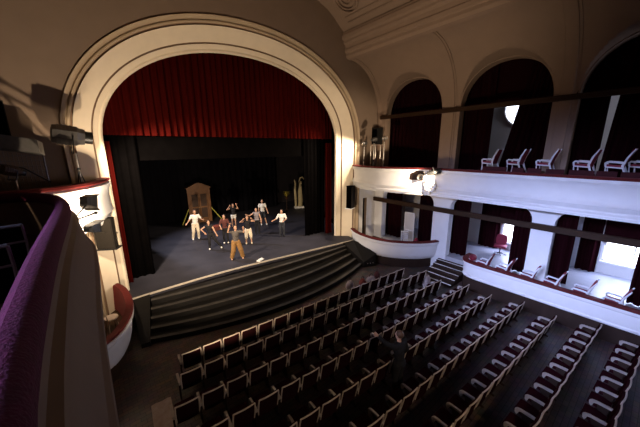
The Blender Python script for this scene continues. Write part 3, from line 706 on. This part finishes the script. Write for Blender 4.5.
# bags by the front rows, cloth by the left ends
def bag(loc, sz, m, lab, rz=0):
    t = thing('bag', lab, 'bag', loc, rz)
    mb = MB(); x, y, z = sz; rings = []
    for k, h in ((.85,0),(1,.25),(.95,.6),(.6,.9),(.35,1)): rings.append([(x*k*math.cos(a)*(1+.1*math.sin(3*a)), y*k*math.sin(a), z*h) for a in [2*math.pi*j/14 for j in range(14)]])
    mb.loft(rings).build('body', m, t, True, 60)
    mb = MB(); mb.tube([(-x*.4,0,z*.9),(-x*.3,0,z*1.3),(0,0,z*1.42),(x*.3,0,z*1.3),(x*.4,0,z*.9)], .014, 6); mb.build('strap', MT['darkwood'], t, True)
bag((8.55,8.45,.002), (.26,.17,.36), MT['baggrey'], 'pale bag on the floor before the front row, leftmost of the bags', .3)
bag((9.2,8.25,.002), (.2,.15,.34), MT['bagred'], 'red bag on the floor between two pale bags before the front row', 0)
bag((9.75,8.2,.002), (.26,.16,.32), MT['baggrey'], 'pale bag on the floor before the front row, nearest its right end', -.3)
bag((10.3,8.3,.002), (.2,.15,.38), MT['cmaroon'], 'dark maroon bag on the floor beside the right end of the steps', .5)
bag((11.55,6.35,.002), (.24,.2,.55), MT['baggrey'], 'pale and red bag standing at the right end of the second row', 0)
t = thing('dust_sheet', 'crumpled pale cloth on the floor at the left end of the second row', 'cloth', (.42,6.75,.012), -.06)
mb = MB(); rr = random.Random(5)
g_ = [[(x*.09-.2, y*.12-.5, .03+.035*rr.random()) for x in range(6)] for y in range(9)]
b_ = [[(x*.09-.2, y*.12-.5, 0) for x in range(6)] for y in range(9)]
mb.loft([r+list(reversed(q)) for r, q in zip(g_, b_)]); mb.build('cloth', MT['baggrey'], t, True, 60)
# ------------------------------------------------------------------ people
def remeshed(mb, voxel, smooth_it=2):
    me = bpy.data.meshes.new('tmp'); me.from_pydata(mb.v, [], mb.f)
    o = bpy.data.objects.new('tmp', me); COL.objects.link(o)
    m = o.modifiers.new('r', 'REMESH'); m.mode = 'VOXEL'; m.voxel_size = voxel; m.use_smooth_shade = True
    s = o.modifiers.new('s', 'SMOOTH'); s.factor = .5; s.iterations = smooth_it
    dg = bpy.context.evaluated_depsgraph_get()
    out = bpy.data.meshes.new_from_object(o.evaluated_get(dg)); bpy.data.objects.remove(o); return out
def limb(mb, a, b, ra, rb):
    a, b = Vector(a), Vector(b); n = 5
    mb.tube([a+(b-a)*(i/n) for i in range(n+1)], [ra+(rb-ra)*i/n for i in range(n+1)], 10)
    mb.ball(a, ra*1.02, 10, 7); mb.ball(b, rb*1.02, 10, 7)
def person(label, loc, rz, H, p, top, bottom, hair, hairlen=.0, sleeve=.0, trouser=1.0, wide=0, shoes='cblack', female=False, turn=0):
    """joints in metres for a 1.72 m figure facing -y; A = viewer's left, B = viewer's right"""
    k = H/1.72
    root = thing('person', label, 'person', loc, rz)
    def V(q): return Vector(q)*k
    lx, ly = p.get('lean', (0, 0)); px = p.get('px', 0); pz = p.get('pz', .93)
    pel = Vector((px, 0, pz)); ch = Vector((px+lx*.75, ly*.75, pz+.36)); nk = Vector((px+lx, ly, pz+.55)); hd = nk+Vector(p.get('hd', (0, -.02, 0)))+Vector((0, 0, .14))
    sw = .165 if female else .185
    J = {}
    for s, key in ((-1, 'A'), (1, 'B')):
        J['s'+key] = Vector((nk.x+s*sw, nk.y, nk.z-.07)); J['h'+key] = Vector((pel.x+s*.09, pel.y, pel.z-.04))
        J['e'+key] = J['s'+key]+Vector(p['e'+key]); J['w'+key] = J['e'+key]+Vector(p['w'+key])
        J['k'+key] = Vector(p['k'+key]); J['a'+key] = Vector(p['a'+key])
    J = {q: v*k for q, v in J.items()}; pel, ch, nk, hd = pel*k, ch*k, nk*k, hd*k
    def torso(mb, g=0):
        w = .92 if female else 1
        mb.ball(pel, ((.155+g)*k, (.11+g)*k, (.12+g)*k), 14, 9)
        mid = (pel+ch)/2; mb.ball(mid, ((.13*w+g)*k, (.095+g)*k, (.17+g)*k), 14, 9)
        mb.ball(ch, ((.16*w+g)*k, (.11+g)*k, (.17+g)*k), 14, 9)
        for q in 'AB': limb(mb, ch+Vector((0,0,.10*k)), J['s'+q], (.075+g)*k, (.055+g)*k)
    mb = MB(); torso(mb)
    limb(mb, nk-Vector((0,0,.08*k)), hd-Vector((0,0,.04*k)), .055*k, .048*k)
    R = Matrix.Rotation(turn, 3, 'Z')
    def hp(x, y, z): return hd+R @ Vector((x, y, z))*k
    mb.ball(hd+Vector((0,0,.02*k)), (.074*k, .092*k, .105*k), 14, 10); mb.ball(hp(0,-.025,-.055), (.052*k, .06*k, .06*k), 12, 8)
    limb(mb, hp(0,-.085,.02), hp(0,-.108,-.018), .012*k, .016*k)
    for s in (-1, 1): mb.ball(hp(s*.076,.005,.0), (.014*k, .022*k, .032*k), 8, 6)
    mb.ball(hp(0,-.082,-.055), (.024*k, .012*k, .010*k), 8, 5)
    for q in 'AB':
        limb(mb, J['s'+q], J['e'+q], .050*k, .038*k); limb(mb, J['e'+q], J['w'+q], .038*k, .026*k)
        d = (J['w'+q]-J['e'+q]).normalized(); mb.ball(J['w'+q]+d*.05*k, (.036*k, .03*k, .042*k), 10, 7)
        limb(mb, J['h'+q], J['k'+q], .085*k, .056*k); limb(mb, J['k'+q], J['a'+q], .054*k, .036*k)
        f = J['a'+q]; mb.ball(f+Vector((0,-.06*k,-.045*k)), (.042*k, .115*k, .035*k), 10, 7)
    me = remeshed(mb, .0135)
    me.materials.append(MT['skin']); me.materials.append(MT['eye'])
    # fingers and eyes join the same mesh
    fb = MB()
    for q in 'AB':
        d = (J['w'+q]-J['e'+q]).normalized(); sd = d.cross(Vector((0,1,0))); sd = (sd if sd.length > .2 else Vector((1,0,0))).normalized(); nn = sd.cross(d)
        base = J['w'+q]+d*.075*k
        for i, (o, L) in enumerate(((-.024,.062),(-.008,.074),(.008,.070),(.024,.055))):
            a = base+sd*o*k; fb.tube([a-d*.02*k, a+d*L*.5*k, a+d*L*.85*k+nn*.018*k, a+d*L*k+nn*.04*k], [.009*k,.0085*k,.008*k,.006*k], 6)
        a = J['w'+q]+d*.04*k-sd*.03*k; fb.tube([a+sd*.012*k, a-sd*.022*k+d*.025*k, a-sd*.03*k+d*.055*k], [.011*k,.010*k,.007*k], 6)
    fb.mi = 1
    for s in (-1, 1): fb.ball(hp(s*.028,-.082,.022), .011*k, 8, 6)
    import bmesh
    bm = bmesh.new(); bm.from_mesh(me); t = bpy.data.meshes.new('t'); t.from_pydata(fb.v, [], fb.f); t.polygons.foreach_set('material_index', fb.m); bm.from_mesh(t)
    for f in bm.faces: f.smooth = True
    bm.to_mesh(me); bm.free()
    body = bpy.data.objects.new('body', me); COL.objects.link(body); body.parent = root
    # clothes
    def cloth(name, mb, m, vox=.017):
        me = remeshed(mb, vox); me.materials.append(MT[m]); o = bpy.data.objects.new(name, me); COL.objects.link(o); o.parent = root; return o
    mb = MB(); torso(mb, .018)
    if sleeve:
        for q in 'AB':
            e = J['s'+q].lerp(J['e'+q], min(1, sleeve)); limb(mb, J['s'+q], e, .066*k, .060*k)
            if sleeve > 1: limb(mb, J['e'+q], J['e'+q].lerp(J['w'+q], sleeve-1), .055*k, .042*k)
    cloth('top', mb, top)
    mb = MB(); mb.ball(pel-Vector((0,0,.02*k)), (.178*k, .136*k, .12*k), 14, 9)
    for q in 'AB':
        kn = J['h'+q].lerp(J['k'+q], min(1, trouser*2)); limb(mb, J['h'+q], kn, (.106+wide*.5)*k, (.074+wide)*k)
        if trouser > .5: limb(mb, J['k'+q], J['k'+q].lerp(J['a'+q], (trouser-.5)*2), (.074+wide)*k, (.056+wide*.9)*k)
    cloth('trousers' if trouser > .6 else 'shorts', mb, bottom)
    # hair
    mb = MB(); c = hp(0,.022,.045); mb.ball(c, (.088*k, .094*k, .098*k), 14, 9)
    if hairlen: limb(mb, hp(0,.075,.02), hp(0,.085,-hairlen), .055*k, .035*k); limb(mb, hp(-.06,.045,0), hp(-.06,.05,-hairlen*.8), .03*k, .02*k); limb(mb, hp(.06,.045,0), hp(.06,.05,-hairlen*.8), .03*k, .02*k)
    hm = cloth('hair', mb, hair, .015)
    if shoes:
        for q in 'AB':
            f = J['a'+q]; mb = MB(); mb.ball(f+Vector((0,-.062*k,-.043*k)), (.050*k, .128*k, .042*k), 12, 8); mb.ball(f+Vector((0,.01*k,-.025*k)), (.048*k, .055*k, .055*k), 10, 7)
            me = remeshed(mb, .013); me.materials.append(MT[shoes]); o = bpy.data.objects.new('shoe', me); COL.objects.link(o); o.parent = root
    return root
SZ = 1.036; RZ = -.36
STAND = dict(kA=(-.10,-.03,.5), aA=(-.11,.02,.085), kB=(.10,-.03,.5), aB=(.11,.02,.085))
person('person in white shirt and pale trousers with bent arms, left in front of the wardrobe', (4.32,17.4,SZ), RZ+.15, 1.80,
    dict(eA=(-.14,-.02,-.25), wA=(-.12,-.20,-.10), eB=(.14,.02,-.25), wB=(.05,-.22,.02), kA=(-.16,-.10,.49), aA=(-.22,-.02,.085), kB=(.10,-.10,.50), aB=(.10,.05,.085), lean=(.03,-.04), px=-.03),
    'cwhite', 'ccream', 'hairl', 0, .6, 1.0, .012, 'cwhite', turn=.2)
person('dancer in black with long dark hair stepping wide, hand on hip', (4.36,15.05,SZ), RZ, 1.68,
    dict(eA=(-.24,.0,-.17), wA=(.16,-.06,-.18), eB=(.10,-.06,-.26), wB=(.10,-.10,-.20), kA=(-.02,-.08,.48), aA=(-.04,.0,.085), kB=(.30,-.04,.50), aB=(.58,.06,.085), lean=(-.06,-.03), px=.08, pz=.88),
    'cblack', 'cblack', 'hairb', .22, 0, 1.0, 0, 'cwhite', True, turn=.5)
person('person in maroon top and dark trousers standing behind the dancer in black', (5.41,15.5,SZ), RZ, 1.70,
    dict(eA=(-.10,-.02,-.26), wA=(.06,-.18,-.12), eB=(.10,-.04,-.26), wB=(.04,-.18,.06), lean=(-.02,-.02), **STAND),
    'cmaroon', 'cblack', 'hairb', .1, .8, 1.0, 0, 'cwhite', True, turn=-.6)
person('barefoot person in grey top and wide tan trousers, arms raised at the stage edge', (4.93,12.78,SZ), RZ, 1.74,
    dict(eA=(-.16,-.06,.03), wA=(.06,-.10,.24), eB=(.20,-.06,-.04), wB=(-.02,-.14,.20), kA=(-.14,-.06,.48), aA=(-.24,.0,.085), kB=(.20,-.04,.50), aB=(.28,.02,.085), lean=(.02,-.04)),
    'cgrey', 'cbrown', 'hairb', .05, .7, .95, .045, None, turn=.5)
person('girl in black top and pale shorts with both hands at her long dark hair', (7.06,18.35,SZ), RZ, 1.70,
    dict(eA=(-.24,-.04,-.08), wA=(.16,-.06,.22), eB=(.16,-.06,-.02), wB=(-.08,-.08,.24), lean=(0,-.02), **STAND),
    'cblack', 'cwhite', 'hairb', .22, 0, .22, .01, 'cblack', True, turn=.6)
person('dancer in black vest and cream knee trousers with elbows out and hands at face', (6.38,14.55,SZ), RZ, 1.66,
    dict(eA=(-.24,-.06,-.02), wA=(.14,-.14,.16), eB=(.24,-.06,-.02), wB=(-.14,-.14,.16), kA=(-.13,-.10,.48), aA=(-.14,.02,.085), kB=(.14,-.08,.49), aB=(.17,.03,.085), lean=(-.02,-.04)),
    'cblack', 'ccream', 'hairl', 0, 0, .62, .02, 'ccream', True)
person('person in patterned sleeveless top and black trousers reaching out to the left', (7.65,15.98,SZ), RZ, 1.70,
    dict(eA=(-.26,-.08,-.14), wA=(-.14,-.14,.08), eB=(.08,.0,-.27), wB=(.02,-.10,-.22), lean=(-.03,-.02), **STAND),
    'cpattern', 'cblack', 'hairb', .05, 0, 1.0, 0, 'cblack', True, turn=-.5)
person('tall person in white shirt and dark shorts with bare legs at the rear', (8.95,17.7,SZ), RZ, 1.84,
    dict(eA=(-.06,-.02,-.28), wA=(.02,-.10,-.22), eB=(.08,-.02,-.27), wB=(.06,-.10,-.22), kA=(-.10,-.05,.5), aA=(-.12,.02,.085), kB=(.14,-.06,.5), aB=(.24,.0,.085), lean=(-.01,-.02)),
    'cwhite', 'cnavy', 'hairb', 0, .55, .42, .015, 'cwhite', turn=-.2)
person('person in loose white shirt and dark trousers gesturing to the left, rightmost on stage', (8.6,14.5,SZ), RZ-.2, 1.70,
    dict(eA=(-.14,-.06,-.24), wA=(-.18,-.14,-.06), eB=(.10,-.06,-.25), wB=(-.14,-.16,-.08), lean=(0,-.02), **STAND),
    'cwhite', 'cnavy', 'hairb', 0, .9, 1.0, .01, 'cblack', turn=-.6)
person('person in dark clothes between the seat rows pointing up towards the stage', (5.42,3.52,.004), math.pi, 1.86,
    dict(eA=(-.10,.03,-.27), wA=(-.02,-.12,-.22), eB=(.17,-.12,.11), wB=(.15,-.12,.20), lean=(0,-.03), **STAND),
    'cblack', 'cblack', 'hairl', 0, 1.9, 1.0, 0, 'cblack', turn=0)
# ------------------------------------------------------------------ lanterns, speakers
def lantern(name, label, loc, aimdir, L=.62, R=.15, stand=None, m='grmetal', hook=None, cat='spotlight', leg_r=.15):
    """loc = centre of the body; children share the thing's frame (world aligned)"""
    t = thing(name, label, cat, loc)
    d = Vector(aimdir).normalized(); q = d.to_track_quat('Y', 'Z').to_matrix().to_4x4()
    def B(): return MB()
    def tr(mb): mb.v = [tuple(q @ Vector(v)) for v in mb.v]; return mb
    mb = B(); rings = []
    for y, r in ((-L*.5,R*.55),(-L*.47,R*.9),(-L*.3,R),(L*.1,R),(L*.16,R*.86),(L*.30,R*.8)): rings.append([(r*math.cos(a), y, r*math.sin(a)) for a in [2*math.pi*(j+.5)/8 for j in range(8)]])
    mb.loft(rings); 
    for k in range(4): yy = -L*.36+L*.1*k; mb.loft([[(R*1.06*math.cos(a), y, R*1.06*math.sin(a)) for a in [2*math.pi*(j+.5)/8 for j in range(8)]] for y in (yy, yy+.02)])
    tr(mb).build('housing', MT[m], t, True, 30)
    mb = B(); mb.loft([[(r*math.cos(a), y, r*math.sin(a)) for a in [2*math.pi*j/14 for j in range(14)]] for y, r in ((L*.30,R*.62),(L*.5,R*.62),(L*.5,R*.52),(L*.46,R*.52))]); tr(mb).build('lens_tube', MT['metal'], t, True, 30)
    mb = B(); mb.loft([[(r*math.cos(a), y, r*math.sin(a)) for a in [2*math.pi*j/14 for j in range(14)]] for y, r in ((L*.45,R*.5),(L*.465,R*.3))]); tr(mb).build('lens', MT['chrome'], t, True)
    mb = B()
    zz = -R*1.7 if stand else R*1.7
    for s in (-1, 1): mb.tube([(s*R*1.12,0,0),(s*R*1.12,0,zz)], .014, 6)
    mb.tube([(-R*1.12,0,zz),(R*1.12,0,zz)], .014, 6)
    tr(mb).build('yoke', MT['metal'], t)
    if stand:
        h = stand
        mb = B(); mb.tube([(0,0,-R*1.7),(0,0,-h+.02)], .022, 8); mb.build('pole', MT['chrome'], t)
        for k in range(3):
            a = 2*math.pi*k/3+.4; mb = B(); mb.tube([(0,0,-h+.38),(leg_r*math.cos(a),leg_r*math.sin(a),-h+.014)], .014, 6); mb.build('leg', MT['metal'], t)
        mb = B(); mb.ball((0,0,-h+.40), .045, 8, 6); mb.build('collar', MT['metal'], t)
    if hook:
        mb = B(); mb.tube([tuple(q @ Vector((0,0,zz))), hook], .016, 6); mb.ball(hook, .04, 8, 6); mb.build('clamp', MT['metal'], t)
    return t
lantern('profile_lantern', 'large grey profile spotlight on a tripod stand in the upper left box', (-.33,10.62,6.78), (1,.1,-.14), .88, .28, stand=1.315, leg_r=.09)
lantern('lantern', 'small dark spotlight on a stand in the upper right box, nearest the stage', (12.22,11.15,6.65), (-1,.1,-.25), .36, .11, stand=1.335)
lantern('lantern', 'small dark spotlight on a stand, middle of the three in the upper right box', (12.35,10.55,6.85), (-1,.5,-.2), .36, .12, stand=1.535)
lantern('lantern', 'small pale spotlight on a stand, right of the three in the upper right box', (12.35,9.85,6.9), (-.8,.9,-.3), .36, .11, stand=1.585, m='chrome')
mb = MB()
for y in (10.0,10.25,10.6,10.95): mb.tube([(12.55,y,5.31),(12.55,y,6.55)], .018, 6)
mb.tube([(12.55,9.95,6.55),(12.55,11.0,6.55)], .02, 6); tag(mb.build('lighting_rail', MT['chrome']), 'bare metal pipe rail behind the small spotlights in the upper right box', 'rail')
t = thing('dimmer_cabinet', 'black cabinet on the wall beside the upper arch nearest the stage', 'cabinet', (13.45,11.28,6.6))
mb = MB(); mb.box((-.2,-.2,0),(.29,.22,.95)); mb.build('body', MT['metal'], t)
mb = MB(); mb.box((-.215,-.15,.08),(-.201,.18,.86)); mb.build('door', MT['black'], t)
def flood(loc, d, sz, hook, lab):
    t = thing('flood_lamp', lab, 'lamp', loc); w, h, dp = sz
    q = Vector(d).normalized().to_track_quat('Y', 'Z').to_matrix().to_4x4()
    def tr(mb): mb.v = [tuple(q @ Vector(v)) for v in mb.v]; return mb
    mb = MB(); mb.loft([[(x*w*k, y, z*h*k) for x, z in ((-1,-1),(1,-1),(1,1),(-1,1))] for y, k in ((-dp,.45),(-dp*.7,.72),(0,1),(dp*.25,1))]); tr(mb).build('housing', MT['metal'], t)
    mb = MB(); mb.box((-w*.9,dp*.255,-h*.9),(w*.9,dp*.275,h*.9)); tr(mb).build('lens', MT['chrome'], t)
    for s_ in (-1, 1):
        mb = MB(); mb.loft([[(-w,dp*.26,s_*h),(w,dp*.26,s_*h),(w,dp*.26,s_*h*1.06),(-w,dp*.26,s_*h*1.06)],[(-w*.9,dp*.9,s_*h*1.35),(w*.9,dp*.9,s_*h*1.35),(w*.9,dp*.9,s_*h*1.41),(-w*.9,dp*.9,s_*h*1.41)]]); tr(mb).build('barn_door', MT['metal'], t)
    mb = MB(); mb.tube([(0,-dp*.4,0), hook], .018, 6); mb.ball(hook, .035, 8, 6); mb.build('clamp', MT['metal'], t); return t
flood((-.22,9.05,5.12), (.45,1,-.3), (.17,.15,.22), (-.28,-.62,-.25), 'black flood lamp under the balcony against the white left box, upper of two')
flood((-.22,9.05,4.44), (.8,1,-.1), (.15,.12,.24), (-.34,-.80,.25), 'black flood lamp under the balcony against the white left box, lower of two')
mb = MB(); mb.tube([(-.62,8.42,4.78),(-.12,8.95,4.84)], .022, 8); mb.ball((-.12,8.95,4.84), .04, 8, 6); tag(mb.build('lamp_bar', MT['metal']), 'short black bar sticking out from the balcony between two flood lamps', 'bar')
lantern('lantern', 'long black spotlight clamped to the right balcony front near the curved box', (12.3,6.85,5.28), (-.5,.85,-.25), .62, .14, m='metal', hook=(.12,-.1,-.02))
# plaster ornament lamp on the balcony front
t = thing('flower_sconce', 'white flower shaped wall lamp on the right balcony front below the black spotlight', 'lamp', (12.40,7.02,4.62))
mb = MB(); mb.ball((0,0,0), (.13,.15,.15), 12, 8); mb.build('bowl', MT['white'], t, True)
for k in range(8):
    a = 2*math.pi*k/8; mb = MB(); mb.ball((-.07,.24*math.cos(a),.24*math.sin(a)), (.06,.10,.10), 9, 6); mb.build('petal', MT['white'], t, True)
mb = MB(); mb.tube([(.05,0,-.1),(.0,.02,-.30),(-.05,.02,-.42)], [.05,.07,.02], 8); mb.build('pendant', MT['white'], t, True)
t = thing('round_lamp', 'round pale spotlight head beside the black spotlight on the balcony front', 'spotlight', (12.2,7.42,5.0))
mb = MB(); mb.loft([[(x, r*math.cos(a), r*math.sin(a)) for a in [2*math.pi*j/18 for j in range(18)]] for x, r in ((.14,.05),(.1,.13),(-.06,.17),(-.08,.17),(-.07,.13),(.0,.10))]); mb.build('housing', MT['chrome'], t, True, 40)
mb = MB(); mb.ball((-.02,0,0), (.05,.06,.06), 10, 6); mb.build('bulb', MT['metal'], t, True)
mb = MB(); mb.tube([(.1,0,.02),(.2,-.05,.1),(.26,-.2,.3)], .014, 6); mb.build('bracket', MT['metal'], t)
def speaker(loc, sz, rz, m, lab, bz):
    t = thing('loudspeaker', lab, 'loudspeaker', loc, rz); w, d, h = sz
    mb = MB(); mb.loft([[(-w,-d,0),(w,-d,0),(w*.8,d,.0),(-w*.8,d,.0)],[(-w,-d,h),(w,-d,h),(w*.8,d,h),(-w*.8,d,h)]]); mb.build('cabinet', MT[m], t)
    mb = MB(); mb.box((-w*.9,-d-.02,.04),(w*.9,-d-.001,h-.04)); mb.build('grille', MT['black'] if m == 'metal' else MT['greybox'], t)
    mb = MB(); mb.box((-w*1.1,-d,-.05),(w*1.1,d+.05,-.002)); mb.build('shelf', MT[bz], t)
speaker((11.42,11.38,2.98), (.24,.17,1.30), .3, 'black', 'tall black loudspeaker on the white pier right of the stage', 'white')
speaker((.02,11.42,3.18), (.27,.16,1.02), -.5, 'greybox', 'grey brown loudspeaker on the white pier left of the stage', 'metal')
# things in the upper left box behind the balcony
t = thing('lighting_desk_screen', 'grey metal shade over a mesh frame in the upper left box', 'screen', (-1.6,10.7,5.0))
mb = MB(); mb.loft([[(-.6,-.1,1.55),(.55,-.1,1.32),(.62,.12,1.25),(-.6,.12,1.48)],[(-.6,-.1,1.9),(.55,-.1,1.66),(.62,.12,1.60),(-.6,.12,1.84)]]); mb.build('hood', MT['grmetal'], t)
mb = MB()
for k in range(15): mb.tube([(-.55+.08*k,.1,-.1),(-.55+.08*k,.1,1.45-.015*k)], .006, 4)
for k in range(10): mb.tube([(-.58,.1,.0+.14*k),(.6,.1,.0+.14*k)], .006, 4)
mb.build('mesh_panel', MT['grmetal'], t)
for s in (-.56, .58): mb = MB(); mb.tube([(s,.1,-.6),(s,.1,1.4)], .02, 6); mb.build('post', MT['grmetal'], t)
lantern('lantern', 'dark reddish spotlight hanging below the grey shade in the upper left box', (-1.55,10.15,5.9), (.8,.6,-.3), .44, .13, stand=1.495, m='louvre')
mb = MB(); mb.tube([(-1.9,10.3,6.1),(-1.4,10.45,5.95),(-.95,10.5,5.55)], .022, 6); tag(mb.build('cable', MT['metal']), 'dark cable running down to the rail of the upper left box', 'cable')
speaker((-1.78,11.2,6.75), (.22,.14,.9), 0, 'metal', 'black loudspeaker on the wall at the left picture edge', 'metal')
